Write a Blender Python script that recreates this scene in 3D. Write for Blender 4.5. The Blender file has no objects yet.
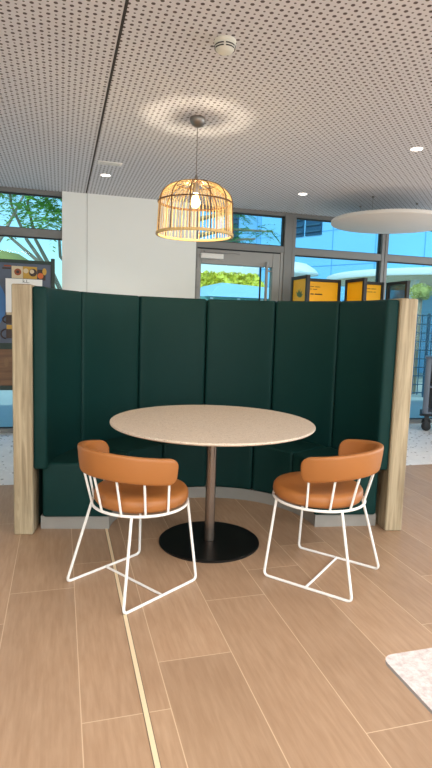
import bpy, bmesh, math, random
from mathutils import Vector, Matrix
PI = math.pi
S = bpy.context.scene
COL = S.collection
rnd = random.Random(7)

# ------------------------------------------------------------------ colour / material helpers
def lin(h):
    h = h.lstrip('#')
    out = []
    for i in (0, 2, 4):
        c = int(h[i:i+2], 16) / 255
        out.append(c / 12.92 if c <= .04045 else ((c + .055) / 1.055) ** 2.4)
    return (*out, 1)

class NT:
    def __init__(s, m):
        s.t = m.node_tree; s.n = s.t.nodes; s.l = s.t.links
    def new(s, typ, **kw):
        n = s.n.new(typ)
        for k, v in kw.items():
            if k.startswith('i_'):
                n.inputs[k[2:].replace('_', ' ')].default_value = v
            else: setattr(n, k, v)
        return n
    def link(s, a, b): s.l.new(a, b)
    def math(s, op, a, b=None, c=None):
        n = s.n.new('ShaderNodeMath'); n.operation = op
        for i, v in enumerate((a, b, c)):
            if v is None: continue
            if isinstance(v, (int, float)): n.inputs[i].default_value = v
            else: s.l.new(v, n.inputs[i])
        return n.outputs[0]
    def mix(s, f, a, b, mode='MIX'):
        n = s.n.new('ShaderNodeMix'); n.data_type = 'RGBA'; n.blend_type = mode
        for i, v in ((0, f), (6, a), (7, b)):
            if isinstance(v, (int, float, tuple)): n.inputs[i].default_value = v
            else: s.l.new(v, n.inputs[i])
        return n.outputs[2]
    def coords(s, scale=(1, 1, 1), kind='Object'):
        tc = s.n.new('ShaderNodeTexCoord'); mp = s.n.new('ShaderNodeMapping')
        mp.inputs['Scale'].default_value = scale
        s.l.new(tc.outputs[kind], mp.inputs['Vector']); return mp.outputs[0]

def base(name, rough=.5, metal=0):
    m = bpy.data.materials.new(name); m.use_nodes = True
    nt = NT(m); b = nt.n['Principled BSDF']
    b.inputs['Roughness'].default_value = rough; b.inputs['Metallic'].default_value = metal
    return m, nt, b

def mat(name, hexa, rough=.5, metal=0, var=.06, scale=8, bump=0, bscale=200, spec=None):
    """plain procedural material: colour with gentle noise variation, optional fine bump"""
    m, nt, b = base(name, rough, metal)
    c = lin(hexa)
    n = nt.new('ShaderNodeTexNoise', i_Scale=scale, i_Detail=3.0)
    nt.link(nt.coords(), n.inputs['Vector'])
    lo = tuple(max(0, x * (1 - var)) for x in c[:3]) + (1,)
    hi = tuple(min(1, x * (1 + var)) for x in c[:3]) + (1,)
    nt.link(nt.mix(n.outputs['Fac'], lo, hi), b.inputs['Base Color'])
    if bump:
        n2 = nt.new('ShaderNodeTexNoise', i_Scale=bscale, i_Detail=2.0)
        nt.link(nt.coords(), n2.inputs['Vector'])
        bp = nt.new('ShaderNodeBump', i_Strength=bump, i_Distance=.002)
        nt.link(n2.outputs['Fac'], bp.inputs['Height']); nt.link(bp.outputs[0], b.inputs['Normal'])
    if spec is not None: b.inputs['Specular IOR Level'].default_value = spec
    return m

def emit(name, hexa, strength):
    m, nt, b = base(name)
    b.inputs['Base Color'].default_value = lin(hexa)
    b.inputs['Emission Color'].default_value = lin(hexa); b.inputs['Emission Strength'].default_value = strength
    return m

def bulb_mat():
    m = bpy.data.materials.new('warm_bulb_glass'); m.use_nodes = True
    nt = NT(m); nt.n.remove(nt.n['Principled BSDF'])
    t = nt.new('ShaderNodeBsdfTransparent'); e = nt.new('ShaderNodeEmission'); e.inputs[0].default_value = lin('#ffd98c'); e.inputs[1].default_value = 26
    mx = nt.new('ShaderNodeMixShader'); mx.inputs[0].default_value = .5
    nt.link(t.outputs[0], mx.inputs[1]); nt.link(e.outputs[0], mx.inputs[2]); nt.link(mx.outputs[0], nt.n['Material Output'].inputs[0])
    return m

def speckle(name, hb, hdark, hlight, scale, rough=.45, amt=.09):
    m, nt, b = base(name, rough)
    co = nt.coords()
    n = nt.new('ShaderNodeTexNoise', i_Scale=scale * .25, i_Detail=4.0); nt.link(co, n.inputs['Vector'])
    v = nt.new('ShaderNodeTexVoronoi', i_Scale=scale); nt.link(co, v.inputs['Vector'])
    wn = nt.new('ShaderNodeTexWhiteNoise'); nt.link(v.outputs['Color'], wn.inputs['Vector'])
    near = nt.math('LESS_THAN', v.outputs['Distance'], .38)
    dark = nt.math('MULTIPLY', nt.math('LESS_THAN', wn.outputs['Value'], amt), near)
    light = nt.math('MULTIPLY', nt.math('GREATER_THAN', wn.outputs['Value'], 1 - amt * 1.5), near)
    c0 = lin(hb)
    c = nt.mix(n.outputs['Fac'], tuple(x * .88 for x in c0[:3]) + (1,), tuple(min(1, x * 1.1) for x in c0[:3]) + (1,))
    c = nt.mix(dark, c, lin(hdark)); c = nt.mix(light, c, lin(hlight))
    nt.link(c, b.inputs['Base Color'])
    return m

def mottle(name, ha, hb):
    m, nt, b = base(name, .55)
    n = nt.new('ShaderNodeTexNoise', i_Scale=95.0, i_Detail=5.0, i_Roughness=.7); nt.link(nt.coords(), n.inputs['Vector'])
    r = nt.new('ShaderNodeValToRGB'); r.color_ramp.elements[0].position = .36; r.color_ramp.elements[1].position = .58
    r.color_ramp.elements[0].color = lin(ha); r.color_ramp.elements[1].color = lin(hb)
    nt.link(n.outputs['Fac'], r.inputs[0]); nt.link(r.outputs[0], b.inputs['Base Color'])
    return m

def wood(name, ha, hb, sc=(26, 26, 1.6), rough=.5):
    m, nt, b = base(name, rough)
    n = nt.new('ShaderNodeTexNoise', i_Scale=1.0, i_Detail=6.0, i_Roughness=.62, i_Distortion=.6)
    nt.link(nt.coords(sc), n.inputs['Vector'])
    k = nt.new('ShaderNodeTexVoronoi', i_Scale=1.0)
    nt.link(nt.coords((7, 7, 3.1)), k.inputs['Vector'])
    knot = nt.math('MULTIPLY', nt.math('LESS_THAN', k.outputs['Distance'], .16), .55)
    r = nt.new('ShaderNodeValToRGB')
    r.color_ramp.elements[0].position = .36; r.color_ramp.elements[0].color = lin(ha)
    r.color_ramp.elements[1].position = .66; r.color_ramp.elements[1].color = lin(hb)
    nt.link(n.outputs['Fac'], r.inputs[0])
    nt.link(nt.mix(knot, r.outputs[0], lin('#8a6a48')), b.inputs['Base Color'])
    return m

def glass(name, tint, blend=.12):
    m = bpy.data.materials.new(name); m.use_nodes = True
    nt = NT(m); nt.n.remove(nt.n['Principled BSDF'])
    t = nt.new('ShaderNodeBsdfTransparent'); t.inputs[0].default_value = lin(tint)
    g = nt.new('ShaderNodeBsdfGlossy', i_Roughness=.01)
    lw = nt.new('ShaderNodeLayerWeight', i_Blend=blend)
    mx = nt.new('ShaderNodeMixShader')
    nt.link(lw.outputs['Fresnel'], mx.inputs[0]); nt.link(t.outputs[0], mx.inputs[1]); nt.link(g.outputs[0], mx.inputs[2])
    nt.link(mx.outputs[0], nt.n['Material Output'].inputs[0])
    return m

# ---- floor tiles: 0.3 x 1.2 m wood-look planks, running along Y
def tile_mat():
    m, nt, b = base('wood_look_tile', .42)
    tc = nt.new('ShaderNodeTexCoord'); sp = nt.new('ShaderNodeSeparateXYZ'); nt.link(tc.outputs['Object'], sp.inputs[0])
    u = nt.math('DIVIDE', nt.math('SUBTRACT', sp.outputs[0], -.235), .3)
    col = nt.math('FLOOR', u); fu = nt.math('FRACT', u)
    m4 = nt.math('FLOORED_MODULO', col, 4)
    off = nt.math('ADD', nt.math('MULTIPLY_ADD', m4, .262, .235), nt.math('MULTIPLY', nt.math('GREATER_THAN', m4, 2.5), .15))
    v = nt.math('DIVIDE', nt.math('SUBTRACT', sp.outputs[1], off), 1.2)
    row = nt.math('FLOOR', v); fv = nt.math('FRACT', v)
    du = nt.math('MULTIPLY', nt.math('MINIMUM', fu, nt.math('SUBTRACT', 1, fu)), .3)
    dv = nt.math('MULTIPLY', nt.math('MINIMUM', fv, nt.math('SUBTRACT', 1, fv)), 1.2)
    gr = nt.math('LESS_THAN', nt.math('MINIMUM', du, dv), .0019)
    cid = nt.new('ShaderNodeCombineXYZ'); nt.link(col, cid.inputs[0]); nt.link(row, cid.inputs[1])
    wn = nt.new('ShaderNodeTexWhiteNoise'); nt.link(cid.outputs[0], wn.inputs['Vector'])
    mp = nt.new('ShaderNodeMapping'); mp.inputs['Scale'].default_value = (60, 6, 1)
    va = nt.new('ShaderNodeVectorMath'); va.operation = 'MULTIPLY_ADD'
    va.inputs[1].default_value = (37, 37, 37); nt.link(wn.outputs['Color'], va.inputs[0]); nt.link(tc.outputs['Object'], va.inputs[2])
    nt.link(va.outputs[0], mp.inputs['Vector'])
    n = nt.new('ShaderNodeTexNoise', i_Scale=1.0, i_Detail=5.0, i_Roughness=.6, i_Distortion=.25); nt.link(mp.outputs[0], n.inputs['Vector'])
    n2 = nt.new('ShaderNodeTexNoise', i_Scale=2.6, i_Detail=3.0); nt.link(va.outputs[0], n2.inputs['Vector'])
    r = nt.new('ShaderNodeValToRGB'); r.color_ramp.elements[0].position = .3; r.color_ramp.elements[1].position = .7
    r.color_ramp.elements[0].color = lin('#ab8b6e'); r.color_ramp.elements[1].color = lin('#bfa083')
    nt.link(n.outputs['Fac'], r.inputs[0])
    c = nt.mix(nt.math('MULTIPLY', n2.outputs['Fac'], .55), r.outputs[0], lin('#94745a'))
    hs = nt.new('ShaderNodeHueSaturation'); nt.link(c, hs.inputs['Color'])
    nt.link(nt.math('MULTIPLY_ADD', wn.outputs['Value'], .2, .9), hs.inputs['Value'])
    nt.link(nt.mix(gr, hs.outputs[0], lin('#cfb597')), b.inputs['Base Color'])
    bp = nt.new('ShaderNodeBump', i_Strength=.25, i_Distance=.001); nt.link(nt.math('SUBTRACT', n.outputs['Fac'], gr), bp.inputs['Height'])
    nt.link(bp.outputs[0], b.inputs['Normal'])
    return m

# ---- perforated acoustic ceiling: 33 mm chequer of large and small round holes
def ceiling_mat():
    m, nt, b = base('perforated_board', .9)
    b.inputs['Specular IOR Level'].default_value = .1
    tc = nt.new('ShaderNodeTexCoord'); sp = nt.new('ShaderNodeSeparateXYZ'); nt.link(tc.outputs['Object'], sp.inputs[0])
    P = .0335
    u = nt.math('DIVIDE', sp.outputs[0], P); v = nt.math('DIVIDE', sp.outputs[1], P)
    par = nt.math('FLOORED_MODULO', nt.math('ADD', nt.math('FLOOR', u), nt.math('FLOOR', v)), 2)
    fu = nt.math('SUBTRACT', nt.math('FRACT', u), .5); fv = nt.math('SUBTRACT', nt.math('FRACT', v), .5)
    d = nt.math('SQRT', nt.math('ADD', nt.math('MULTIPLY', fu, fu), nt.math('MULTIPLY', fv, fv)))
    rad = nt.math('MULTIPLY_ADD', par, .125, .16)
    hole = nt.math('LESS_THAN', d, rad)
    n = nt.new('ShaderNodeTexNoise', i_Scale=1.3, i_Detail=2.0); nt.link(tc.outputs['Object'], n.inputs['Vector'])
    c = nt.mix(n.outputs['Fac'], lin('#dedee2'), lin('#e5e5e9'))
    nt.link(nt.mix(hole, c, lin('#6a6262')), b.inputs['Base Color'])
    return m

M = dict(
    tile=tile_mat(), ceil=ceiling_mat(),
    terrazzo=speckle('white_terrazzo', '#efece9', '#857b74', '#faf8f5', 30, .4, .14),
    plaster=mat('white_plaster', '#fafcf8', .8, var=.01, bump=.05),
    seam=mat('panel_seam', '#b9bab2', .8, var=.02),
    alu=mat('grey_aluminium', '#7f7e7c', .45, .15, var=.03),
    alu_l=mat('light_aluminium', '#989693', .4, .2, var=.03),
    gasket=mat('dark_gasket', '#23272a', .6, var=.05),
    pane=glass('tinted_pane', '#d6f3fa', .10),
    oak=wood('oak_veneer', '#907f64', '#c0af91', (34, 34, 1.8)),
    green=mat('dark_green_leather', '#0a3230', .6, var=.05, scale=3, bump=.04, bscale=320, spec=.2),
    shell=mat('dark_green_shell', '#173a35', .55, var=.04),
    plinth=mat('grey_plinth_laminate', '#96918b', .5, var=.06, scale=14),
    tan=mat('tan_leather', '#a66833', .45, var=.05, scale=5, bump=.08, bscale=350),
    white=mat('white_powder_coat', '#f0eeea', .4, var=.02),
    top=speckle('beige_stone_laminate', '#dac8b5', '#b7a18c', '#eadfd0', 130, .45, .16),
    topedge=mat('dark_table_edge', '#6a5848', .5),
    bronze=mat('bronze_steel', '#8c7d72', .27, .9, var=.06),
    black=mat('black_steel', '#141312', .38, .3, var=.1),
    blackm=mat('black_frame', '#191a1a', .5, var=.08),
    cane=mat('rattan_cane', '#e8c88a', .55, var=.18, scale=40),
    canedark=mat('dark_rattan', '#6d4a28', .55, var=.18, scale=40),
    nickel=mat('brushed_nickel', '#8b8680', .35, .8, var=.05),
    bulb=bulb_mat(),
    lens=emit('downlight_lens', '#fff4e6', 9),
    detector=mat('detector_white', '#e2e2d6', .5, var=.02),
    slot=mat('dark_slot', '#33312f', .7),
    disc=mat('disc_felt_white', '#e9e6e1', .9, var=.02, bump=.1),
    strip=mat('cream_joint_strip', '#ead3ae', .5, var=.03),
    stripedge=mat('joint_strip_edge', '#7c6a58', .5),
    groove=mat('ceiling_groove', '#3a3532', .8),
    stand=mat('dark_green_frame', '#1f352f', .5, var=.05),
    yellow=mat('yellow_board', '#ffbe08', .5, var=.03),
    ink=mat('dark_ink', '#4b3a08', .6),
    inkk=mat('black_ink', '#2a2a2a', .6),
    leafprint=mat('printed_green_leaf', '#6d8b57', .6),
    cart=mat('blue_grey_plastic', '#66707f', .45, var=.05),
    cartd=mat('dark_plastic', '#22252a', .5, var=.05),
    rubber=mat('black_rubber', '#1c1c1e', .6),
    ctop=mottle('white_speckled_laminate', '#a89e9c', '#c6bebc'),
    cedge=mat('grey_laminate_edge', '#8e8a88', .5),
)

# ------------------------------------------------------------------ mesh helpers
def finish(bm, name, m, parent=None, smooth=True, ang=.6):
    bmesh.ops.recalc_face_normals(bm, faces=bm.faces)
    me = bpy.data.meshes.new(name); bm.to_mesh(me); bm.free()
    if smooth:
        me.polygons.foreach_set('use_smooth', [True] * len(me.polygons)); me.set_sharp_from_angle(angle=ang)
    for mm in (m if isinstance(m, (list, tuple)) else [m]): me.materials.append(mm)
    o = bpy.data.objects.new(name, me); COL.objects.link(o)
    if parent: o.parent = parent
    return o

def box(bm, x0, x1, y0, y1, z0, z1, bev=0, seg=2, mi=0):
    r = bmesh.ops.create_cube(bm, size=1)
    for v in r['verts']:
        v.co = Vector(((x0 + x1) / 2 + v.co.x * (x1 - x0), (y0 + y1) / 2 + v.co.y * (y1 - y0), (z0 + z1) / 2 + v.co.z * (z1 - z0)))
    fs = {f for v in r['verts'] for f in v.link_faces}
    for f in fs: f.material_index = mi
    if bev:
        es = list({e for v in r['verts'] for e in v.link_edges})
        bmesh.ops.bevel(bm, geom=es, offset=bev, segments=seg, profile=.5, affect='EDGES')
    return bm

def B(): return bmesh.new()

def lathe(bm, prof, n=48, c=(0, 0), mi=0, closed=False):
    rings = []
    for r, z in prof:
        if r < 1e-6: rings.append([bm.verts.new((c[0], c[1], z))])
        else: rings.append([bm.verts.new((c[0] + r * math.cos(2 * PI * i / n), c[1] + r * math.sin(2 * PI * i / n), z)) for i in range(n)])
    pairs = list(zip(rings, rings[1:]))
    if closed: pairs.append((rings[-1], rings[0]))
    for a, b in pairs:
        for i in range(n):
            j = (i + 1) % n
            if len(a) == 1 and len(b) == 1: continue
            if len(a) == 1: f = bm.faces.new((a[0], b[i], b[j]))
            elif len(b) == 1: f = bm.faces.new((a[i], a[j], b[0]))
            else: f = bm.faces.new((a[i], a[j], b[j], b[i]))
            f.material_index = mi
    return bm

def fillet(pts, r, k=5):
    pts = [Vector(p) for p in pts]; out = [pts[0]]
    for a, b, c in zip(pts, pts[1:], pts[2:]):
        d1 = (a - b).normalized(); d2 = (c - b).normalized()
        p1 = b + d1 * r; p2 = b + d2 * r
        for i in range(k + 1):
            t = i / k; out.append(p1.lerp(b, t).lerp(b.lerp(p2, t), t))
    out.append(pts[-1]); return out

def tube(bm, pts, r, n=8, closed=False, mi=0, taper=None):
    pts = [Vector(p) for p in pts]; N = len(pts); rings = []
    up = None
    for i, p in enumerate(pts):
        if closed: d = (pts[(i + 1) % N] - pts[i - 1])
        else: d = (pts[min(i + 1, N - 1)] - pts[max(i - 1, 0)])
        d.normalize()
        if up is None:
            up = Vector((0, 0, 1)) if abs(d.z) < .9 else Vector((1, 0, 0))
        s = d.cross(up)
        if s.length < 1e-5: s = d.cross(Vector((0, 1, 0)))
        s.normalize(); u = s.cross(d); up = u
        rr = r if taper is None else r + (taper - r) * i / (N - 1)
        rings.append([bm.verts.new(p + (s * math.cos(2 * PI * k / n) + u * math.sin(2 * PI * k / n)) * rr) for k in range(n)])
    prs = list(zip(rings, rings[1:])) + ([(rings[-1], rings[0])] if closed else [])
    for a, b in prs:
        for k in range(n):
            j = (k + 1) % n
            bm.faces.new((a[k], a[j], b[j], b[k])).material_index = mi
    if not closed:
        bm.faces.new(rings[0]).material_index = mi; bm.faces.new(rings[-1][::-1]).material_index = mi
    return bm

def circ(r, z, n=48, c=(0, 0), a0=0, a1=2 * PI):
    full = abs(a1 - a0 - 2 * PI) < 1e-6
    m = n if full else n + 1
    return [(c[0] + r * math.cos(a0 + (a1 - a0) * i / n), c[1] + r * math.sin(a0 + (a1 - a0) * i / n), z) for i in range(m)]

def sector(bm, rin, rout, a0, a1, z0, z1, n=12, bev=.012, seg=3):
    """curved block between two (possibly elliptic) radii; rin/rout = (rx, ry)"""
    V = []
    for i in range(n + 1):
        a = a0 + (a1 - a0) * i / n
        V.append([bm.verts.new((r[0] * math.cos(a), r[1] * math.sin(a), z)) for r, z in ((rin, z0), (rout, z0), (rout, z1), (rin, z1))])
    for p, q in zip(V, V[1:]):
        for k in range(4): bm.faces.new((p[k], p[(k + 1) % 4], q[(k + 1) % 4], q[k]))
    bm.faces.new(V[0]); bm.faces.new(V[-1][::-1])
    bmesh.ops.recalc_face_normals(bm, faces=bm.faces)
    if bev:
        es = [e for e in bm.edges if len(e.link_faces) == 2 and e.calc_face_angle() > .8]
        bmesh.ops.bevel(bm, geom=es, offset=bev, segments=seg, profile=.5, affect='EDGES')
    return bm

def thing(name, label, cat, loc=(0, 0, 0), rz=0, group=None):
    o = bpy.data.objects.new(name, None); COL.objects.link(o); o.empty_display_size = .1
    o.location = loc; o.rotation_euler = (0, 0, rz)
    o['label'] = label; o['category'] = cat
    if group: o['group'] = group
    return o
def tag(o, label, cat, group=None):
    o['label'] = label; o['category'] = cat
    if group: o['group'] = group
    return o
def struct(o): o['kind'] = 'structure'; return o
def dup(root, loc, rz, label, group=None):
    r = root.copy(); COL.objects.link(r); r.location = loc; r.rotation_euler = (0, 0, rz); r['label'] = label
    if group: r['group'] = group
    for ch in list(root.children):
        c = ch.copy(); COL.objects.link(c); c.parent = r
        for g in ch.children:
            d = g.copy(); COL.objects.link(d); d.parent = c
    return r
def lettering(txt, size, m, name, parent, loc, rot, depth=.0006):
    cu = bpy.data.curves.new(name, 'FONT'); cu.body = txt; cu.size = size; cu.extrude = depth; cu.align_x = 'CENTER'; cu.align_y = 'CENTER'
    t = bpy.data.objects.new(name + '_tmp', cu); COL.objects.link(t)
    dg = bpy.context.evaluated_depsgraph_get(); dg.update()
    me = bpy.data.meshes.new_from_object(t.evaluated_get(dg))
    bpy.data.objects.remove(t); bpy.data.curves.remove(cu)
    me.materials.clear(); me.materials.append(m)
    o = bpy.data.objects.new(name, me); COL.objects.link(o); o.parent = parent; o.location = loc; o.rotation_euler = rot
    return o

# ------------------------------------------------------------------ room shell
X0, X1, Y0, Y1, ZC = -4.0, 7.5, -4.0, 6.45, 2.67
YT = 4.42
struct(finish(box(B(), X0 - .2, X1 + .2, Y0 - .2, YT, -.1, 0), 'floor', M['tile'], smooth=False))
struct(finish(box(B(), X0 - .2, X1 + .2, YT, Y1 + .12, -.1, 0), 'floor', M['terrazzo'], smooth=False))
struct(finish(box(B(), X0 - .2, X1 + .2, Y0 - .2, Y1 + .25, ZC, ZC + .3), 'ceiling', M['ceil'], smooth=False))
b = B(); box(b, .2705, .2865, Y0, YT - .01, -.002, .0012); box(b, .2675, .2705, Y0, YT - .01, -.002, .001, mi=1); box(b, .2865, .2895, Y0, YT - .01, -.002, .001, mi=1)
struct(finish(b, 'trim_1', [M['strip'], M['stripedge']], smooth=False))
struct(finish(box(B(), .268, .282, Y0, 6.34, ZC - .0015, ZC + .01), 'trim_2', M['groove'], smooth=False))
struct(finish(box(B(), X0 - .2, X0, Y0 - .2, Y1 + .1, 0, ZC), 'wall_left', M['plaster'], smooth=False))
b = B(); box(b, X0, -2.5, Y0 - .2, Y0, 0, ZC); box(b, 6, X1, Y0 - .2, Y0, 0, ZC); box(b, -2.5, 6, Y0 - .2, Y0, 0, .12); box(b, -2.5, 6, Y0 - .2, Y0, 2.5, ZC)
struct(finish(b, 'wall_front', M['plaster'], smooth=False))
w6 = bpy.data.objects.new('window_6', None); COL.objects.link(w6); w6.location = (0, Y0 - .1, 0); struct(w6)  # unseen window behind the camera, added to go with the front fill lamp
b = B()
for xx in (-2.5, -.8, .9, 2.6, 4.3, 5.94): box(b, xx, xx + .06, -.04, .04, .12, 2.5)
box(b, -2.5, 6, -.04, .04, .12, .18); box(b, -2.5, 6, -.04, .04, 2.44, 2.5)
finish(b, 'window_frame', M['alu'], w6, smooth=False)
finish(box(B(), -2.45, 5.95, -.005, .005, .17, 2.45), 'pane', M['pane'], w6, smooth=False)
# right wall with a long window opening
b = B(); box(b, X1, X1 + .2, Y0 - .2, -2.5, 0, ZC); box(b, X1, X1 + .2, 5.2, Y1 + .1, 0, ZC)
box(b, X1, X1 + .2, -2.5, 5.2, 0, .12); box(b, X1, X1 + .2, -2.5, 5.2, 2.55, ZC)
struct(finish(b, 'wall_right', M['plaster'], smooth=False))
w4 = bpy.data.objects.new('window_4', None); COL.objects.link(w4); w4.location = (X1 + .1, 0, 0); struct(w4)
b = B()
for yy in (-2.5, -.6, 1.3, 3.2, 5.14): box(b, -.04, .04, yy, yy + .06, .12, 2.55)
box(b, -.04, .04, -2.5, 5.2, .12, .18); box(b, -.04, .04, -2.5, 5.2, 2.49, 2.55)
finish(b, 'window_frame', M['alu'], w4, smooth=False)
finish(box(B(), -.005, .005, -2.45, 5.15, .17, 2.5), 'pane', M['pane'], w4, smooth=False)
# white solid wall section between window and door
b = B(); box(b, .02, .285, Y1 - .1, Y1 + .14, 0, ZC); box(b, .289, 1.53, Y1 - .105, Y1 + .14, 0, ZC); box(b, .28, .292, Y1 - .09, Y1 + .1, 0, ZC, mi=1)
struct(finish(b, 'wall_back', [M['plaster'], M['seam']], smooth=False))

HEAD = 2.625
def window(n, x0, x1, low=True):
    w = bpy.data.objects.new('window_%d' % n, None); COL.objects.link(w); w.location = (0, Y1, 0); struct(w)
    b = B()
    box(b, x0, x0 + .045, -.06, .06, 0, ZC, .004, 1); box(b, x1 - .045, x1, -.06, .06, 0, ZC, .004, 1)
    for z0, z1 in ((HEAD, ZC), (2.172, 2.256), (0, .05)): box(b, x0 + .045, x1 - .045, -.055, .06, z0, z1)
    finish(b, 'window_frame', M['alu'], w, smooth=False)
    b = B()
    for z0, z1 in ((2.256, HEAD), (.05, 2.172)):
        box(b, x0 + .045, x0 + .055, -.02, .02, z0, z1); box(b, x1 - .055, x1 - .045, -.02, .02, z0, z1)
        box(b, x0 + .045, x1 - .045, -.02, .02, z0, z0 + .01); box(b, x0 + .045, x1 - .045, -.02, .02, z1 - .012, z1)
    finish(b, 'gasket', M['gasket'], w, smooth=False)
    finish(box(B(), x0 + .05, x1 - .05, -.004, .004, 2.26, HEAD - .005), 'pane', M['pane'], w, smooth=False)
    finish(box(B(), x0 + .05, x1 - .05, -.004, .004, .055, 2.168), 'pane', M['pane'], w, smooth=False)
    return w
window(1, -4.0, .075)
window(2, 2.765, 4.075)
window(3, 4.08, 5.75)
window(5, 5.755, 7.5)

# door section with transom light
d = bpy.data.objects.new('door_1', None); COL.objects.link(d); d.location = (0, Y1, 0); struct(d)
b = B()
box(b, 1.53, 1.56, -.06, .06, 0, ZC); box(b, 2.66, 2.765, -.06, .06, 0, ZC, .004, 1); box(b, 1.56, 2.66, -.055, .06, HEAD, ZC)
box(b, 1.56, 2.66, -.055, .06, 2.185, 2.262)
finish(b, 'door_frame', M['alu'], d, smooth=False)
finish(box(B(), 1.555, 2.665, -.004, .004, 2.258, HEAD + .005), 'transom_pane', M['pane'], d, smooth=False)
b = B(); box(b, 1.56, 2.66, -.025, .025, 2.262, 2.274); box(b, 1.56, 2.66, -.025, .025, HEAD - .012, HEAD); box(b, 2.645, 2.66, -.03, .03, 2.262, HEAD)
box(b, 1.56, 2.66, -.04, .04, 2.17, 2.186)
finish(b, 'gasket', M['gasket'], d, smooth=False)
b = B(); box(b, 1.56, 1.612, -.045, .045, .02, 2.17, .004, 1); box(b, 2.52, 2.62, -.045, .045, .02, 2.17, .004, 1)
box(b, 1.612, 2.52, -.045, .045, 2.0, 2.17, .004, 1); box(b, 1.612, 2.52, -.045, .045, .02, .22, .004, 1)
box(b, 2.62, 2.66, -.05, .05, 0, 2.185, .004, 1)
leaf = finish(b, 'door_leaf', M['alu_l'], d, smooth=False)
finish(box(B(), 1.605, 2.525, -.005, .005, .21, 2.01), 'door_pane', M['pane'], d, smooth=False)
b = B(); tube(b, [(2.425, -.1, 2.055), (2.425, -.1, .5)], .018, 12); tube(b, [(2.425, -.1, 1.95), (2.53, -.045, 1.95)], .01, 8); tube(b, [(2.425, -.1, .6), (2.53, -.045, .6)], .01, 8)
finish(b, 'door_handle', M['alu_l'], d)
finish(box(B(), 2.375, 2.39, -.012, .012, .22, 2.0), 'pane_edge', M['gasket'], d, smooth=False)
b = B(); box(b, 1.595, 1.87, -.11, -.045, 2.055, 2.115, .006, 2)
finish(b, 'door_closer', M['white'], d)
b = B(); box(b, 1.64, 2.085, -.085, -.06, 2.13, 2.15, .003, 1)
finish(b, 'closer_arm', M['alu_l'], d)
b = B()
for z in (1.98, 1.74): tube(b, [(1.563, -.06, z - .035), (1.563, -.06, z + .035)], .012, 8)
finish(b, 'hinge', M['alu_l'], d)

# ------------------------------------------------------------------ booth
bo = thing('booth', 'curved dark green upholstered booth seat between two oak end posts', 'booth', (.938, 3.167, 0), math.radians(-9.8))
T0 = .06
def shifted(bm): bmesh.ops.translate(bm, verts=bm.verts, vec=(0, T0, 0)); return bm
for s in (-1, 1):
    b = B(); xa, xb = sorted((s * 1.115, s * 1.228)); box(b, xa, xb, 0, .22, 0, 1.505, .007, 1)
    o = finish(b, 'end_post', M['oak'], bo, smooth=False); o['label'] = 'pale oak end post'
RB = (1.035, 1.035); RO = (1.118, 1.118)
for k in range(6):
    a0, a1 = math.radians(30 * k), math.radians(30 * (k + 1)); g = .0035
    b = B(); sector(b, RB, RO, a0 + (g if k else 0), a1 - (g if k < 5 else 0), .40, 1.497, 10, .018, 3)
    bmesh.ops.translate(b, verts=b.verts, vec=(0, .018, 0)); finish(b, 'back_panel', M['green'], bo, ang=1.0)
RS = (.652, .612)
for k in range(6):
    a0, a1 = math.radians(30 * k), math.radians(30 * (k + 1)); g = .003
    b = B(); sector(b, RS, (1.075, 1.075), a0 + (g if k else 0), a1 - (g if k < 5 else 0), .085, .43, 10, .02, 3)
    finish(shifted(b), 'seat_cushion', M['green'], bo, ang=1.0)
b = B(); sector(b, (.668, .628), (1.09, 1.09), .035, PI - .035, 0, .083, 60, 0)
finish(shifted(b), 'plinth', M['plinth'], bo)['label'] = 'grey plinth'
b = B(); sector(b, (1.119, 1.119), (1.15, 1.15), .1, PI - .1, 0, 1.49, 60, .003, 1)
finish(shifted(b), 'outer_shell', M['shell'], bo)

# ------------------------------------------------------------------ round table
t = thing('dining_table', 'round beige table on bronze column and black disc base', 'table', (.865, 3.048, 0))
R = .598
finish(lathe(B(), [(0, .7195), (R - .035, .7195), (R - .006, .728), (R, .733), (R, .7405), (R - .003, .743), (0, .743)], 96), 'tabletop', M['top'], t)
finish(lathe(B(), [(0, .708), (.2, .708), (.2, .7185), (0, .7185)], 40), 'mounting_plate', M['black'], t)
finish(lathe(B(), [(0, .012), (.03, .012), (.03, .708), (0, .708)], 32), 'column', M['bronze'], t)
finish(lathe(B(), [(0, 0), (.3, 0), (.303, .003), (.303, .010), (.299, .013), (.036, .013), (.033, .0155), (0, .0155)], 96), 'base', M['black'], t)

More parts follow.
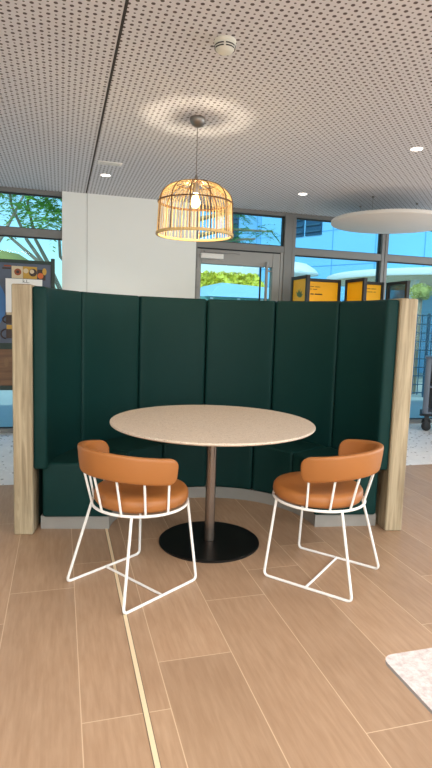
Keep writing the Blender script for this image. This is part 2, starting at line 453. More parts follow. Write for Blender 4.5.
# ------------------------------------------------------------------ tub chairs (facing +X at rz = 0)
def make_chair():
    c = thing('tub_chair', '', 'chair')
    fx = .043; rr = .2395; zr = .418; w = .007
    finish(tube(B(), circ(rr, zr, 64, (fx, 0)), w, 10, closed=True), 'seat_ring', M['white'], c)
    prof = [(0, zr + .004), (.208, zr + .005), (.226, zr + .009), (.2345, zr + .022), (.2365, zr + .038), (.2345, zr + .056), (.226, zr + .068), (.21, zr + .075), (.13, zr + .079), (0, zr + .081)]
    finish(lathe(B(), prof, 64, (fx + .008, 0)), 'seat', M['tan'], c, ang=1.2)
    # runners: bent rod from rear of ring, along the floor, up to the front of the ring
    for s in (-1, 1):
        ar, af = math.radians(141) * s, math.radians(48) * s
        p = [(fx + rr * math.cos(ar), rr * math.sin(ar), zr), (-.243, .219 * s, w), (.237, .219 * s, w), (fx + rr * math.cos(af), rr * math.sin(af), zr)]
        finish(tube(B(), fillet(p, .028, 6), w, 10), 'sled_leg', M['white'], c)
    finish(tube(B(), [(0, -.222, w), (0, .222, w)], w * .9, 10), 'crossbar', M['white'], c)
    # backrest band
    A = math.radians(97); N = 56; h0, h1 = .613, .742; rc = .045
    b = B(); rings = []
    for i in range(N + 1):
        a = -A + 2 * A * i / N
        # concentrate columns at the ends
        a = A * math.sin(PI / 2 * (2 * i / N - 1))
        e = (A - abs(a)) * .255
        cut = rc - math.sqrt(max(0, rc * rc - (rc - e) ** 2)) if e < rc else 0
        zl, zh = h0 + cut, h1 - cut
        hh = (zh - zl) / 2; zm = (zh + zl) / 2
        th = .019 * (1 if e > .015 else .55 + .45 * math.sqrt(max(0, 1 - (1 - e / .015) ** 2)))
        ring = []
        for k in range(20):
            q = 2 * PI * k / 20; cx, cz = math.cos(q), math.sin(q)
            ex = math.copysign(abs(cx) ** .5, cx) * th; ez = math.copysign(abs(cz) ** .28, cz) * hh
            z = zm + ez
            rad = .248 + (z - h0) / (h1 - h0) * .014 + ex
            z -= .016 + .15 * (.25 - rad * math.cos(a))
            ring.append(b.verts.new((.005 - rad * math.cos(a), -rad * math.sin(a), z)))
        rings.append(ring)
    for p, q in zip(rings, rings[1:]):
        for k in range(20): b.faces.new((p[k], p[(k + 1) % 20], q[(k + 1) % 20], q[k]))
    b.faces.new(rings[0]); b.faces.new(rings[-1][::-1])
    finish(b, 'backrest', M['tan'], c, ang=1.2)
    for k in range(-3, 4):
        a = math.radians(180 + 29.5 * k)
        ab = math.radians(180 + 27.2 * k)
        finish(tube(B(), [(fx + rr * math.cos(ab), rr * math.sin(ab), zr), (.005 + .25 * math.cos(a), .25 * math.sin(a), .625 - .016 - .15 * (.25 + .246 * math.cos(a)))], .0058, 8), 'spoke', M['white'], c)
    return c
ch = make_chair()
ch.location = (.352, 2.638, 0); ch.rotation_euler = (0, 0, math.radians(33.3))
ch['label'] = 'tan leather tub chair on white wire legs, left of the round table'; ch['group'] = 'tan tub chairs at the round table'
dup(ch, (1.352, 2.520, 0), math.radians(131), 'tan leather tub chair on white wire legs, right of the round table', 'tan tub chairs at the round table')

# ------------------------------------------------------------------ rattan pendant
PX, PY = .885, 3.722
pl = thing('pendant_lamp', 'domed rattan cage pendant lamp glowing above the round table', 'lamp', (PX, PY, 0))
finish(lathe(B(), [(0, ZC), (.052, ZC), (.054, ZC - .012), (.046, ZC - .035), (.026, ZC - .055), (.008, ZC - .062), (0, ZC - .062)], 32), 'ceiling_rose', M['nickel'], pl)
finish(tube(B(), [(0, 0, ZC - .06), (0, 0, 2.25)], .003, 8), 'cord', M['nickel'], pl)
finish(lathe(B(), [(0, 2.305), (.006, 2.305), (.012, 2.28), (.03, 2.255), (.034, 2.247), (0, 2.247)], 24), 'top_cap', M['nickel'], pl)
ZR, ZS, RR, RSH = 1.9, 2.118, .258, .247
def cage_r(tt):   # 0 rim .. 1 apex
    if tt < .42:
        q = tt / .42; return RR + (RSH - RR) * q, ZR + (ZS - ZR) * q
    q = (tt - .42) / .58 * (PI / 2) * .955
    return RSH * math.cos(q) ** .8, ZS + .138 * math.sin(q)
b = B(); NC = 62
for i in range(NC):
    a = 2 * PI * i / NC + rnd.uniform(-.012, .012); pts = []
    stop = 1 if i % 4 == 0 else .84
    for k in range(13):
        r_, z_ = cage_r(stop * k / 12); pts.append((r_ * math.cos(a), r_ * math.sin(a), z_))
    tube(b, pts, .0024, 5)
finish(b, 'cane_cage', M['cane'], pl)
for i in range(12):
    a = 2 * PI * (i + .3) / 12; pts = []
    for k in range(15):
        r_, z_ = cage_r(k / 14); pts.append(((r_ + .004) * math.cos(a), (r_ + .004) * math.sin(a), z_))
    finish(tube(B(), pts, .0042, 6), 'rib', M['canedark'], pl)['label'] = 'dark rattan rib'
b = B()
for rr_, zz in ((RR + .004, ZR + .004), (RR - .006, ZR + .004), (RR + .004, ZR + .013)): tube(b, circ(rr_, zz, 64), .005, 6, closed=True)
finish(b, 'rim_hoop', M['cane'], pl)
b = B()
for rr_, zz in ((RSH + .006, ZS), (RSH - .006, ZS + .003)): tube(b, circ(rr_, zz, 64), .005, 6, closed=True)
finish(b, 'shoulder_hoop', M['canedark'], pl)
r_, z_ = cage_r(.84)
finish(tube(tube(B(), circ(.04, 2.25, 24), .005, 6, closed=True), circ(r_, z_, 40), .004, 6, closed=True), 'crown_hoop', M['canedark'], pl)
finish(lathe(B(), [(0, 2.246), (.02, 2.246), (.022, 2.20), (.018, 2.185), (0, 2.185)], 20), 'socket', M['nickel'], pl)
finish(lathe(B(), [(0, 2.184), (.014, 2.184), (.018, 2.165), (.028, 2.14), (.032, 2.122), (.028, 2.102), (.016, 2.09), (0, 2.086)], 24), 'bulb', M['bulb'], pl)

# ------------------------------------------------------------------ ceiling fittings
sd = thing('smoke_detector', 'round white smoke detector with dark slots on the ceiling', 'smoke detector', (.765, 2.69, ZC))
finish(lathe(B(), [(0, 0), (.052, 0), (.053, -.012), (.05, -.016), (0, -.016)], 40), 'mounting_base', M['detector'], sd)
finish(lathe(B(), [(0, -.016), (.047, -.016), (.049, -.024), (.047, -.04), (.036, -.052), (.018, -.058), (0, -.059)], 40), 'housing', M['detector'], sd)
b = B()
for zz, rr_ in ((-.028, .0488), (-.039, .0472)):
    for k in range(5): tube(b, circ(rr_, zz, 8, (0, 0), k * 2 * PI / 5 + .25, k * 2 * PI / 5 + 1.3), .0032, 5)
finish(b, 'sensor_slot', M['slot'], sd).rotation_euler = (0, 0, .5)

def make_downlight():
    c = thing('downlight', '', 'ceiling light', group='recessed downlights')
    finish(lathe(B(), [(.043, .004), (.043, -.002), (.05, -.004), (.053, 0), (.053, .004)], 40, closed=True), 'trim_ring', M['white'], c)
    finish(lathe(B(), [(0, .004), (.0425, .004), (.0425, -.001), (0, -.001)], 40), 'lens', M['lens'], c)
    return c
dl = make_downlight(); dl.location = (.416, 5.478, ZC); dl['label'] = 'small lit downlight left of the pendant, beside the white ceiling vent'
dup(dl, (2.438, 5.42, ZC), 0, 'small lit downlight between the rattan pendant and the hanging white disc')
dup(dl, (2.60, 3.74, ZC), 0, 'small lit downlight at right, nearest to the viewer, above the hanging disc')
v = thing('ceiling_vent', 'flat white slotted ceiling vent beside the left downlight', 'vent', (.42, 5.05, ZC))
finish(box(B(), -.105, .105, -.05, .05, -.006, .002, .003, 2), 'face_plate', M['white'], v)
for k in (-1, 1): finish(box(B(), -.085, .085, k * .02 - .004, k * .02 + .004, -.0075, -.004), 'slot', M['seam'], v, smooth=False)

ZD = 2.43
di = thing('ceiling_disc', 'large round white disc hanging below the ceiling on wires', 'ceiling disc', (3.475, 5.36, ZD))
finish(lathe(B(), [(0, 0), (.635, 0), (.645, .004), (.648, .012), (.648, .034), (.642, .04), (0, .04)], 96), 'panel', M['disc'], di)
for x, y in ((-.2, .33), (-.33, -.14), (.27, -.05)):
    b = B(); tube(b, [(x, y, .04), (x, y, ZC - ZD - .005)], .0015, 6); lathe(b, [(0, ZC - ZD - .0006), (.012, ZC - ZD - .0006), (.012, ZC - ZD - .015), (0, ZC - ZD - .018)], 12, (x, y))
    finish(b, 'suspension_wire', M['nickel'], di)

# ------------------------------------------------------------------ display stand by the left window
ds = thing('display_stand', 'dark green framed display with food pictures by the left window', 'display stand', (0, 6.12, 0))
b = B()
for x in (-1.15, -.075): b = B(); box(b, x - .02, x + .02, -.02, .02, 0, 1.92, .003, 1); box(b, x - .03, x + .03, -.14, .14, 0, .025, .004, 1); finish(b, 'post', M['stand'], ds, smooth=False)
for z0, z1 in ((1.855, 1.89), (.96, 1.025), (.525, .575)):
    finish(box(B(), -1.13, -.095, -.018, .018, z0, z1, .002, 1), 'rail', M['stand'], ds, smooth=False)
finish(box(B(), -1.13, -.095, -.006, .006, 1.025, 1.855), 'poster_panel', mat('slate_poster', '#566074', .5, var=.15, scale=12), ds, smooth=False)
finish(box(B(), -1.13, -.095, -.012, .012, .575, .96), 'lower_board', wood('brown_board', '#6a4a34', '#8a6546', (2, 20, 26)), ds, smooth=False)
mblue = mat('poster_blue', '#3f78b6', .5, var=.1, scale=4)
b = B(); prof = circ(.55, 0, 40)
vs = [b.verts.new((-1.0 + .46 * math.cos(2 * PI * i / 48), -.008, 1.43 + .39 * math.sin(2 * PI * i / 48))) for i in range(48)]
vs2 = [b.verts.new((v_.co.x, -.006, v_.co.z)) for v_ in vs]
b.faces.new(vs); b.faces.new(vs2[::-1])
for i in range(48): b.faces.new((vs[i], vs[(i + 1) % 48], vs2[(i + 1) % 48], vs2[i]))
finish(b, 'blue_print', mblue, ds, smooth=False)
def print_disc(b, x, z, r, y, mi, sx=1, sz=1):
    vs = [b.verts.new((x + r * sx * math.cos(2 * PI * i / 24), y, z + r * sz * math.sin(2 * PI * i / 24))) for i in range(24)]
    b.faces.new(vs).material_index = mi
# food pictures
pm = [mat('print_cream', '#d9c6a4', .5), mat('print_sauce', '#9c4a22', .5), mat('print_dark', '#3c2a24', .5), mat('print_ochre', '#c79a3a', .5), mat('print_orange', '#d2672a', .5)]
b = B(); box(b, -.485, -.375, -.012, -.007, 1.70, 1.825); print_disc(b, -.425, 1.765, .035, -.0125, 1); print_disc(b, -.425, 1.765, .016, -.013, 2)
finish(b, 'food_picture', pm, ds, smooth=False)
b = B(); box(b, -.372, -.235, -.012, -.007, 1.70, 1.825, mi=3); print_disc(b, -.275, 1.765, .04, -.0125, 2); print_disc(b, -.285, 1.775, .022, -.013, 0); print_disc(b, -.345, 1.78, .025, -.0125, 0)
finish(b, 'food_picture', pm, ds, smooth=False)
b = B(); box(b, -.232, -.15, -.011, -.007, 1.69, 1.80, mi=2); print_disc(b, -.20, 1.735, .03, -.012, 4); print_disc(b, -.16, 1.78, .03, -.0125, 3, .7, 1.2)
finish(b, 'food_picture', pm, ds, smooth=False)
b = B(); box(b, -.575, -.49, -.012, -.009, 1.79, 1.805, mi=2); box(b, -.56, -.49, -.012, -.009, 1.815, 1.83, mi=1)
finish(b, 'food_picture', pm, ds, smooth=False)
# printed cups with handles at the edge of the blue print
b = B()
for z, r_ in ((1.27, .03), (1.12, .048)):
    box(b, -.545, -.46, -.013, -.009, z - .045, z + .05, mi=2); tube(b, [(x, -.012, zz) for x, zz, _ in circ(r_, 0, 16, (-.547, z), PI / 2, 3 * PI / 2)], .008, 6, mi=2)
    box(b, -.54, -.47, -.0135, -.0125, z + .05, z + .095, mi=0 if z > 1.2 else 3)
finish(b, 'cup_picture', pm, ds, smooth=False)

mc = thing('notice_card', 'white card with small black letters in front of the food pictures', 'sign', (-.36, 6.05, 0))
finish(box(B(), -.18, .18, -.003, .003, 1.345, 1.692, .001, 1), 'card', M['white'], mc, smooth=False)
finish(tube(tube(B(), [(0, .012, 1.6), (0, .012, .02)], .009, 8), [(0, .012, .015), (0, -.12, .006)], .006, 6), 'stand_pole', M['stand'], mc)
finish(lathe(B(), [(0, 0), (.09, 0), (.09, .012), (0, .014)], 32, (0, .012)), 'foot', M['stand'], mc)
lettering('k.L.', .05, M['inkk'], 'lettering', mc, (.02, -.0038, 1.668), (PI / 2, 0, 0))

# ------------------------------------------------------------------ yellow display boards (comb of framed screens)
def board(label, p0, p1, panelmat, marks=None, H=1.825, grp='framed display boards behind the booth'):
    p0, p1 = Vector(p0), Vector(p1); L = (p1 - p0).length; rz = math.atan2((p1 - p0).y, (p1 - p0).x)
    o = thing('display_board', label, 'display board', (p0.x, p0.y, 0), rz, grp)
    f = .034
    b = B(); box(b, 0, f, -.02, .02, .03, H, .003, 1); box(b, L - f, L, -.02, .02, .03, H, .003, 1); box(b, f, L - f, -.02, .02, H - f, H, .003, 1); box(b, f, L - f, -.02, .02, .3, .3 + f, .003, 1)
    finish(b, 'frame', M['blackm'], o, smooth=False)
    finish(box(B(), f - .004, L - f + .004, -.006, .006, .33, H - f + .004), 'panel', panelmat, o, smooth=False)
    for x in (f / 2, L - f / 2): finish(box(B(), x - .02, x + .02, -.045, .045, 0, .03, .004, 1), 'foot', M['blackm'], o, smooth=False)
    if marks: marks(o, L)
    return o
def dashes(rows):
    def fn(o, L):
        b = B()
        for z, x, widths, h in rows:
            for w_ in widths: box(b, x, x + w_, -.0072, -.0055, z - h / 2, z + h / 2); x += w_ + .014
        finish(b, 'printed_text', M['ink'], o, smooth=False)
    return fn
def leafmark(o, L):
    b = B()
    for a in (-50, -20, 10, 45, 70):
        a = math.radians(a); c = Vector((.2, -.0075, 1.60)); d_ = Vector((math.sin(a), 0, math.cos(a))); n_ = Vector((math.cos(a), 0, -math.sin(a)))
        b.faces.new([b.verts.new(c + p_) for p_ in (Vector((0, 0, 0)), d_ * .05 + n_ * .018, d_ * .10, d_ * .05 - n_ * .018)])
    finish(b, 'printed_leaves', M['leafprint'], o, smooth=False)
board('narrow black framed yellow board with green leaf print, beside the grey door post', (2.45, 5.60), (2.45, 5.20), M['yellow'], leafmark)
bpy.context.view_layer.update()
board('wide yellow board with black frame and small dark text, beside the leaf print board', (2.50, 5.60), (3.03, 5.60), M['yellow'], dashes([(1.735, .06, (.05, .08, .06), .006), (1.708, .06, (.12, .05), .006), (1.655, .05, (.1, .04, .09), .013)]))
board('narrow yellow board with black frame jutting out between the two wide ones', (3.08, 5.55), (3.08, 5.15), M['yellow'])
board('yellow board with black frame under the hanging disc, beside the clear screen', (3.13, 5.60), (3.58, 5.60), M['yellow'], dashes([(1.745, .2, (.08, .06), .006), (1.71, .2, (.11, .03), .006)]))
board('clear glass screen in black frame behind the right oak post', (3.635, 5.60), (3.635, 5.20), glass('clear_screen', '#c9c9c4', .15))

# ------------------------------------------------------------------ service cart at the right window
sc = thing('service_cart', 'blue grey service cart on castors by the right window', 'cart', (4.595, 6.08, 0), math.radians(-37))
b = B(); box(b, 0, .07, -.2, .2, .22, .93, .012, 2); finish(b, 'side_panel', M['cart'], sc)
b = B(); box(b, .69, .755, -.2, .2, .22, .93, .012, 2); finish(b, 'side_panel', M['cart'], sc)
finish(box(B(), -.012, .767, -.215, .215, .93, .955, .008, 2), 'top_tray', M['cart'], sc)
finish(box(B(), .035, .72, -.19, .19, .56, .585, .004, 1), 'shelf', M['cart'], sc)
finish(box(B(), .035, .72, -.19, .19, .22, .25, .004, 1), 'shelf', M['cart'], sc)
finish(box(B(), .035, .72, .175, .19, .25, .93), 'back_panel', M['cartd'], sc, smooth=False)
finish(box(B(), -.03, .785, -.22, .22, .195, .22, .008, 2), 'bumper', M['cartd'], sc)
for x in (.06, .69):
    for y in (-.17, .17):
        b = B(); box(b, x - .03, x + .03, y - .025, y + .025, .15, .195, .004, 1); box(b, x - .02, x + .02, y - .022, y - .016, .05, .16); box(b, x - .02, x + .02, y + .016, y + .022, .05, .16)
        cs = finish(b, 'castor', M['cartd'], sc, smooth=False)
        b = B(); lathe(b, [(0, -.014), (.045, -.014), (.06, -.008), (.06, .008), (.045, .014), (0, .014)], 24)
        bmesh.ops.rotate(b, verts=b.verts, cent=(0, 0, 0), matrix=Matrix.Rotation(PI / 2, 3, 'X')); bmesh.ops.translate(b, verts=b.verts, vec=(x, y, .06))
        finish(b, 'wheel', M['rubber'], cs)

# ------------------------------------------------------------------ near table at lower right (only a corner is in frame)
nt_ = thing('square_table', 'white speckled tabletop with rounded corner in the lower right foreground', 'table', (.904, .444, 0))
def rounded_slab(b, hx, hy, r, z0, z1, edge):
    pts = []
    for cx, cy, a in ((hx - r, hy - r, 0), (-hx + r, hy - r, 90), (-hx + r, -hy + r, 180), (hx - r, -hy + r, 270)):
        for k in range(7):
            q = math.radians(a + 15 * k); pts.append((cx + r * math.cos(q), cy + r * math.sin(q)))
    k_ = (hx - .012) / hx
    bt = [b.verts.new((x * k_, y * k_, z0)) for x, y in pts]; lo = [b.verts.new((x, y, z1 - edge)) for x, y in pts]; hi = [b.verts.new((x, y, z1)) for x, y in pts]
    b.faces.new(bt[::-1]).material_index = 1; b.faces.new(hi)
    for i in range(len(pts)): b.faces.new((lo[i], lo[(i + 1) % len(pts)], hi[(i + 1) % len(pts)], hi[i])).material_index = 1; b.faces.new((bt[i], bt[(i + 1) % len(pts)], lo[(i + 1) % len(pts)], lo[i])).material_index = 1
b = B(); rounded_slab(b, .35, .352, .022, .732, .742, .0065)
finish(b, 'tabletop', [M['ctop'], M['cedge']], nt_, smooth=False)
finish(box(B(), -.2, .2, -.03, .03, .718, .732), 'top_bracket', M['black'], nt_, smooth=False)
finish(lathe(B(), [(0, .02), (.03, .02), (.03, .719), (0, .719)], 24), 'column', M['black'], nt_)
finish(box(B(), -.21, .21, -.21, .21, 0, .02, .004, 1), 'base', M['black'], nt_, smooth=False)

# ------------------------------------------------------------------ outside
OUT = dict(
    paving=mat('pale_paving', '#cbc8c0', .8, var=.06, scale=2),
    bark=mat('brown_bark', '#a08d78', .9, var=.2, scale=14),
    leaf=mat('green_leaf', '#86b848', .6, var=.35, scale=5),
    leafd=mat('dark_green_leaf', '#5f9a52', .6, var=.3, scale=5),
    olive=mat('olive_leaf', '#c0bb66', .6, var=.2, scale=6),
    leafy=mat('yellow_green_leaf', '#dcd24a', .6, var=.3, scale=4),
    grass=mat('dry_grass', '#a39c55', .9, var=.3, scale=1.2),
    blue=mat('sky_blue_cladding', '#84c0ea', .35, var=.06, scale=.6),
    joint=mat('cladding_joint', '#5a9fd6', .5),
    louvre=mat('dark_louvre', '#244a68', .4, var=.1),
    lblue=mat('pale_blue_roof', '#a9d2ee', .5, var=.04),
    teal=mat('teal_wall', '#6fa69c', .4, var=.25, scale=2.5),
    cwhite=mat('canopy_white', '#f6f4f0', .6, var=.02),
    soffit=mat('beige_soffit', '#efd2a6', .6, var=.12, scale=6),
    fence=mat('blue_grey_metal', '#31566e', .5, var=.05),
)
struct(finish(box(B(), -40, 60, Y1 + .12, 90, -.14, -.03), 'ground', OUT['paving'], smooth=False))
# grassy bank
b = B(); NX, NY = 40, 10; g = []
for i in range(NX + 1):
    row = []
    for j in range(NY + 1):
        x = -22 + 23.5 * i / NX; y = 24 + 12 * j / NY
        top = 4.75 - .1 * max(0, x + 5) if x < -1.8 else 4.43 * max(0, 1 - (x + 1.8) / 3.2) ** .8
        row.append(b.verts.new((x, y, -.05 + top * math.sin(PI * j / NY) ** .7 + .05 * math.sin(x * 3 + y))))
    g.append(row)
for i in range(NX):
    for j in range(NY): b.faces.new((g[i][j], g[i + 1][j], g[i + 1][j + 1], g[i][j + 1]))
tag(finish(b, 'grass_bank', OUT['grass']), 'olive dry grass bank far behind the trees at left', 'grass bank')

def leaf(b, c, d, n, l, w_):
    s = d.cross(n).normalized() * w_
    b.faces.new([b.verts.new(c), b.verts.new(c + d * l * .5 + s), b.verts.new(c + d * l), b.verts.new(c + d * l * .5 - s)])
def frond(b, p, d, L, k=11, ll=.11, lw=.016):
    d = d.normalized(); side = d.cross(Vector((0, 0, 1))).normalized()
    for i in range(k):
        q = p + d * (L * i / k) + Vector((0, 0, -.25 * L * (i / k) ** 2))
        for s in (-1, 1):
            dd = (side * s + d * .7 + Vector((0, 0, rnd.uniform(-.25, .1)))).normalized()
            leaf(b, q, dd, Vector((rnd.uniform(-.4, .4), rnd.uniform(-.4, .4), 1)).normalized(), ll * (1 - .4 * i / k), lw)
def rv(): return Vector((rnd.uniform(-1, 1), rnd.uniform(-1, 1), rnd.uniform(-1, 1)))
def tree(label, loc, stems, boxes, lm, nf, fl=.5, ll=.11, lw=.016, r0=.07):
    t = thing('tree', label, 'tree', loc, 0, 'trees outside the windows')
    for s_ in stems:
        pts = [Vector(p) for p in s_]; sm = []
        for i in range(len(pts) - 1):
            for k in range(4): sm.append(pts[i].lerp(pts[i + 1], k / 4))
        sm.append(pts[-1])
        finish(tube(B(), sm, r0, 7, taper=r0 * .3), 'trunk', OUT['bark'], t)
    b = B()
    for i in range(nf):
        x0, x1, y0, y1, z0, z1 = boxes[i % len(boxes)]
        p = Vector((rnd.uniform(x0, x1), rnd.uniform(y0, y1), rnd.uniform(z0, z1)))
        d = rv(); d.z = d.z * .4 - .1
        frond(b, p, d, fl * rnd.uniform(.6, 1.2), 10, ll, lw)
    o = finish(b, 'foliage', lm, t, smooth=False); o['kind'] = 'stuff'
    return t
# tree at the left window: three leaning stems, feathery crown
tree('feathery green tree with leaning stems outside the left window', (.2, 10.2, -.03),
     [[(0, 0, 0), (-.3, 0, 1.55), (-.53, 0, 2.25), (-1.02, 0, 2.66), (-1.8, .1, 3.4)],
      [(0, .1, 0), (-.22, .1, 1.6), (-.5, .1, 2.28), (-.76, .1, 2.65), (-1.0, .1, 3.2), (-1.15, .1, 4.2)],
      [(.03, .2, 0), (-.1, .2, 1.6), (-.42, .2, 2.3), (-.62, .2, 2.68), (-.75, .2, 3.3), (-.6, .2, 4.3)],
      [(.75, .3, 1.0), (.3, .3, 1.9), (.0, .3, 2.2), (-.2, .3, 2.42), (-.22, .3, 2.8), (.1, .3, 3.6)]],
     [(-.95, -.1, -.5, .5, 3.0, 3.6), (-1.6, .4, -.5, .6, 3.3, 4.4), (-.7, .3, -.3, .5, 2.85, 3.3)], OUT['leaf'], 150, .5, .14, .022, .05)
tree('thin branching tree further back at the far left window edge', (-2.4, 15, -.03),
     [[(0, 0, 0), (.3, 0, 2.4), (.7, 0, 3.6), (1.3, 0, 5.2)], [(0, .1, 0), (-.1, .1, 2.6), (.2, .1, 4.2), (.1, .1, 6)], [(.2, 0, 2), (1.0, 0, 3.3), (1.8, 0, 4.9)]],
     [(-.8, 2.2, -.6, .6, 3.7, 5.6)], OUT['leafd'], 70, .7, .16, .02, .07)
tree('layered dark pine branches seen through the pane above the door', (2.7, 12, -.03),
     [[(0, 0, 0), (.05, 0, 2.5), (0, 0, 5.5)], [(.03, 0, 3.15), (.9, 0, 3.4), (2.0, 0, 3.42)], [(.03, 0, 3.5), (.8, .2, 3.75), (1.5, .2, 3.85)], [(0, 0, 3.0), (.8, -.2, 3.12), (1.5, -.2, 3.2)]],
     [(.8, 2.0, -.3, .3, 3.36, 3.52), (.7, 1.5, -.2, .4, 3.68, 3.95), (.7, 1.4, -.3, .3, 3.1, 3.25)], OUT['leafd'], 85, .42, .10, .014, .06)
def bush(label, loc, rx, ry, rz_, n, lm, ls=.22, stem=None, name='bush', grp=None):
    t = thing(name, label, 'bush' if name == 'bush' else 'tree', loc, 0, grp)
    b = B(); bmesh.ops.create_icosphere(b, subdivisions=3, radius=1)
    zc = rz_ * .92 if stem is None else stem + rz_
    for v_ in b.verts:
        k = .84 + .1 * math.sin(v_.co.x * 5 + 2 * v_.co.z) * math.cos(v_.co.y * 6)
        v_.co = Vector((v_.co.x * rx * k, v_.co.y * ry * k, max(-zc + .0, v_.co.z * rz_ * k) + zc))
    for i in range(n):
        d = rv().normalized()
        p = Vector((d.x * rx * .9, d.y * ry * .9, d.z * rz_ * .9 + zc))
        if p.z < .05: continue
        leaf(b, p, (d + rv() * .8).normalized(), rv().normalized(), ls, ls * .3)
    finish(b, 'foliage', lm, t, smooth=False)['kind'] = 'stuff'
    finish(tube(B(), [(0, 0, 0), (0, 0, zc)], .05, 7), 'trunk', OUT['bark'], t)
    return t
b = B(); NX, NA = 60, 14; g = []
for i in range(NX + 1):
    x = 2.6 + 6.6 * i / NX; row = []
    for j in range(NA + 1):
        q = PI * j / NA; k = 1 + .05 * math.sin(x * 4.1 + 3 * q) + .04 * math.sin(x * 9 + q * 5)
        row.append(b.verts.new((x, 20 - .9 * math.cos(q) * k, -.03 + 2.95 * math.sin(q) ** .5 * k)))
    g.append(row)
for i in range(NX):
    for j in range(NA): b.faces.new((g[i][j], g[i + 1][j], g[i + 1][j + 1], g[i][j + 1]))
for i in range(2600):
    p = Vector((rnd.uniform(2.6, 9.2), 0, 0)); q = rnd.uniform(.05, PI - .3); p.y = 20 - .92 * math.cos(q); p.z = max(.05, 3.0 * math.sin(q) ** .5)
    leaf(b, p, (rv() + Vector((0, -.6, .4))).normalized(), rv().normalized(), .2, .07)
tag(finish(b, 'hedge', OUT['leafy'], smooth=False), 'long yellow green hedge seen through the door glass', 'hedge')
bush('small olive ball tree just behind the top of the right oak post', (6.93, 9.5, -.03), .2, .2, .15, 260, OUT['olive'], .06, 1.9, 'ball_tree')

# pavilion beyond the door
pv = thing('pavilion', 'low teal walled pavilion with pale blue roof beyond the glass door', 'building', (4.4, 15, -.03))
finish(box(B(), -1.3, 1.6, 0, 2.4, 0, 2.02), 'wall', OUT['teal'], pv, smooth=False)
b = B(); v8 = [b.verts.new(p) for p in ((-.5, -.3, 2.02), (1.9, -.3, 2.02), (1.9, 2.6, 2.05), (-.5, 2.6, 2.05), (.0, 0, 2.42), (1.5, 0, 2.34), (1.5, 2.2, 2.34), (.0, 2.2, 2.42))]
for f_ in ((0, 1, 2, 3), (4, 5, 6, 7), (0, 1, 5, 4), (1, 2, 6, 5), (2, 3, 7, 6), (3, 0, 4, 7)): b.faces.new([v8[i] for i in f_])
finish(b, 'roof', OUT['lblue'], pv, smooth=False)
for x in (-1.0, -.3, .5, 1.2): finish(box(B(), x - .04, x + .04, -.06, -.002, 0, 2.0), 'column', OUT['cwhite'], pv, smooth=False)

# blue clad buildings
def building(label, p0, p1, depth, h, wins):
    p0, p1 = Vector(p0), Vector(p1); L = (p1 - p0).length; a = math.atan2((p1 - p0).y, (p1 - p0).x)
    o = thing('office_building', label, 'building', (p0.x, p0.y, -.03), a)
    finish(box(B(), 0, L, 0, depth, 0, h), 'wall', OUT['blue'], o, smooth=False)
    b = B(); k = 0
    while k * 1.6 < L: box(b, k * 1.6 - .012, k * 1.6 + .012, -.015, .005, 0, h); k += 1
    z = 1.0
    while z < h: box(b, 0, L, -.012, .005, z - .01, z + .01); z += 1.15
    finish(b, 'panel_joints', OUT['joint'], o, smooth=False)
    for x0, x1, z0, z1 in wins:
        b = B(); box(b, x0, x1, -.04, .0, z0, z1)
        z = z0 + .1
        while z < z1: box(b, x0 + .03, x1 - .03, -.09, -.04, z, z + .05, mi=1); z += .22
        finish(b, 'louvre_window', [OUT['louvre'], OUT['fence']], o, smooth=False)
    return o
building('sky blue clad building with louvre windows behind the hanging white disc', (7.2, 19.6), (13.8, 7.2), 8, 10, [(1.5, 2.0, 4.35, 7), (2.08, 2.75, 4.35, 7)])
ob = building('sky blue building with added white sky band, far behind the pine branches above the door', (4.6, 27), (9.5, 25.5), 5, 9, [(1.2, 1.9, 4.4, 8), (3.5, 3.9, 4.4, 8)])
finish(box(B(), -.1, 5.2, -.12, -.045, 0, 4.1), 'white_sky_band', OUT['cwhite'], ob, smooth=False)  # white slab standing in for the bright sky above the hedge

# round white canopies
def canopy(label, c, r, z, lean):
    o = thing('canopy', label, 'canopy', (c[0], c[1], -.03))
    finish(lathe(B(), [(0, z + .01), (r - .06, z + .01), (r - .02, z), (r, z + .03), (r, z + .12), (r - .1, z + .16), (0, z + .3)], 80), 'roof', OUT['cwhite'], o)
    finish(lathe(B(), [(0, z - .01), (r - .12, z - .01), (r - .12, z + .009), (0, z + .009)], 64), 'soffit', OUT['soffit'], o)
    p0, p1 = lean
    finish(tube(B(), [p0, p1], .085, 12), 'column', OUT['cwhite'], o)
    return o
canopy('big round white canopy with beige underside behind the right display boards', (9.1, 11.8), 2.75, 2.43, ((-1.98, -.9, 0), (-1.3, -.9, 2.43)))
pa = thing('parasol', 'white parasol outside, just right of the grey door post', 'parasol', (5.72, 13, -.03))
finish(lathe(B(), [(.6, 2.56), (.61, 2.60), (.5, 2.72), (.3, 2.84), (0, 2.9), (0, 2.87), (.3, 2.80), (.5, 2.68), (.59, 2.57)], 40, closed=False), 'shade', OUT['cwhite'], pa)
finish(tube(B(), [(0, 0, 0), (0, 0, 2.88)], .03, 10), 'pole', OUT['cwhite'], pa)

# wire fence on the right
fe = thing('fence', 'blue grey wire fence outside, behind the service cart', 'fence', (5.7, 9.0, -.03))
for i in range(5): finish(box(B(), i * 1.1 - .02, i * 1.1 + .02, -.02, .02, 0, 1.62), 'post', OUT['fence'], fe, smooth=False)
b = B()
for i in range(38): box(b, i * .118, i * .118 + .014, -.006, .006, .05, 1.6)
for k in range(10): box(b, 0, 4.4, -.007, .007, .08 + k * .165, .098 + k * .165)
finish(b, 'mesh_panel', OUT['fence'], fe, smooth=False)
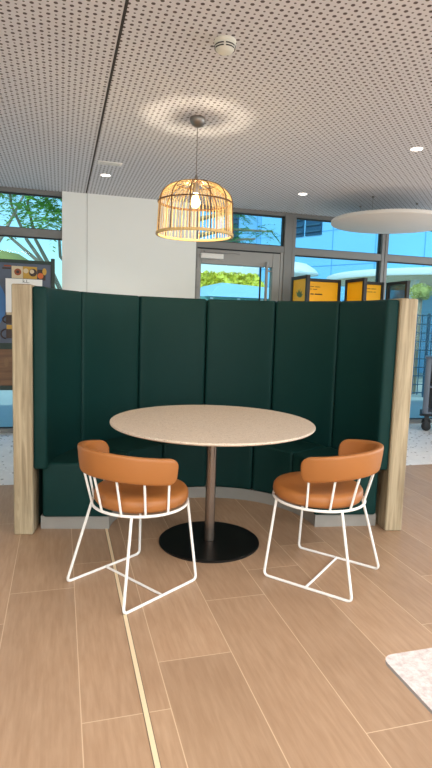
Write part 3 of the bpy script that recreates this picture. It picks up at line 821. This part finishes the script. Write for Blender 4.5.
# ------------------------------------------------------------------ light
def area(name, loc, rot, sx, sy, power, col=(1, 1, 1), portal=False):
    l = bpy.data.lights.new(name, 'AREA'); l.shape = 'RECTANGLE'; l.size = sx; l.size_y = sy; l.energy = power; l.color = col
    if portal: l.cycles.is_portal = True
    o = bpy.data.objects.new(name, l); COL.objects.link(o); o.location = loc; o.rotation_euler = rot; return o
def spot(name, loc, rot, power, ang, blend, col, r=.03):
    l = bpy.data.lights.new(name, 'SPOT'); l.energy = power; l.spot_size = ang; l.spot_blend = blend; l.color = col; l.shadow_soft_size = r
    o = bpy.data.objects.new(name, l); COL.objects.link(o); o.location = loc; o.rotation_euler = rot; return o
# daylight entering through the glass, and an added fill lamp behind the viewer
area('window_portal', (1.75, Y1 + .12, 1.35), (-PI / 2, 0, 0), 11.3, 2.55, 1, portal=True)
area('window_portal', (X1 + .25, 1.35, 1.35), (0, PI / 2, 0), 2.4, 7.6, 1, portal=True)
area('daylight_right', (X1 - .05, 1.35, 1.4), (0, PI / 2, 0), 2.2, 7.0, 220, (.9, .96, 1))
area('front_fill_lamp', (1.75, Y0 + .05, 1.35), (PI / 2, 0, 0), 8.0, 2.2, 130, (.93, .97, 1))  # fill lamp added behind the camera to brighten ceiling and fronts
# ceiling luminaires over the room behind the viewer
WARM = (1, .95, .89)
for x, y, p in ((-1.2, .2, 58), (1.6, .2, 58), (4.4, .2, 58), (-1.2, -2.2, 58), (1.6, -2.2, 58), (4.4, -2.2, 58)):
    area('room_luminaire', (x, y, ZC - .02), (0, 0, 0), 1.2, .6, p, WARM)
for x, y in ((.416, 5.478), (2.438, 5.42), (2.60, 3.74)):
    spot('downlight_beam', (x, y, ZC - .012), (0, 0, 0), 22, math.radians(110), .8, WARM, .04)
# pendant
l = bpy.data.lights.new('pendant_glow', 'POINT'); l.energy = 9; l.color = (1, .76, .45); l.shadow_soft_size = .04
o = bpy.data.objects.new('pendant_glow', l); COL.objects.link(o); o.location = (PX, PY, 2.02)
spot('pendant_uplight', (PX, PY, 2.137), (PI, 0, 0), 27, math.radians(80), .55, (1, .86, .66), .02)
l = bpy.data.lights.new('sun', 'SUN'); l.energy = 2.8; l.angle = .01; l.color = (1, .95, .86)
o = bpy.data.objects.new('sun', l); COL.objects.link(o); o.rotation_euler = (math.radians(50), 0, math.radians(-58))

w = bpy.data.worlds.new('sky'); S.world = w; w.use_nodes = True
n = w.node_tree.nodes; sky = n.new('ShaderNodeTexSky'); sky.sky_type = 'NISHITA'; sky.sun_disc = False; sky.sun_elevation = math.radians(42); sky.sun_rotation = math.radians(200)
sky.air_density = 1.2; sky.dust_density = 1.6; sky.ozone_density = 1.5
w.node_tree.links.new(sky.outputs[0], n['Background'].inputs[0]); n['Background'].inputs[1].default_value = .24

# ------------------------------------------------------------------ camera
f, pitch, roll, yaw, H = 544.53, .11666, .03213, .28027, 1.33274
F = Vector((math.sin(yaw) * math.cos(pitch), math.cos(yaw) * math.cos(pitch), -math.sin(pitch)))
R0 = Vector((math.cos(yaw), -math.sin(yaw), 0)); U0 = R0.cross(F)
Rv = math.cos(roll) * R0 + math.sin(roll) * U0; Uv = -math.sin(roll) * R0 + math.cos(roll) * U0
cam = bpy.data.cameras.new('camera'); co = bpy.data.objects.new('camera', cam); COL.objects.link(co)
cam.sensor_fit = 'VERTICAL'; cam.sensor_height = 36; cam.sensor_width = 36; cam.lens = f / 768 * 36; cam.clip_start = .05; cam.clip_end = 500
mw = Matrix((Rv, Uv, -F)).transposed().to_4x4(); mw.translation = Vector((0, 0, H)); co.matrix_world = mw
S.camera = co
S.view_settings.view_transform = 'Standard'; S.view_settings.look = 'None'; S.view_settings.gamma = 1; S.view_settings.use_curve_mapping = False
S.view_settings.exposure = 0
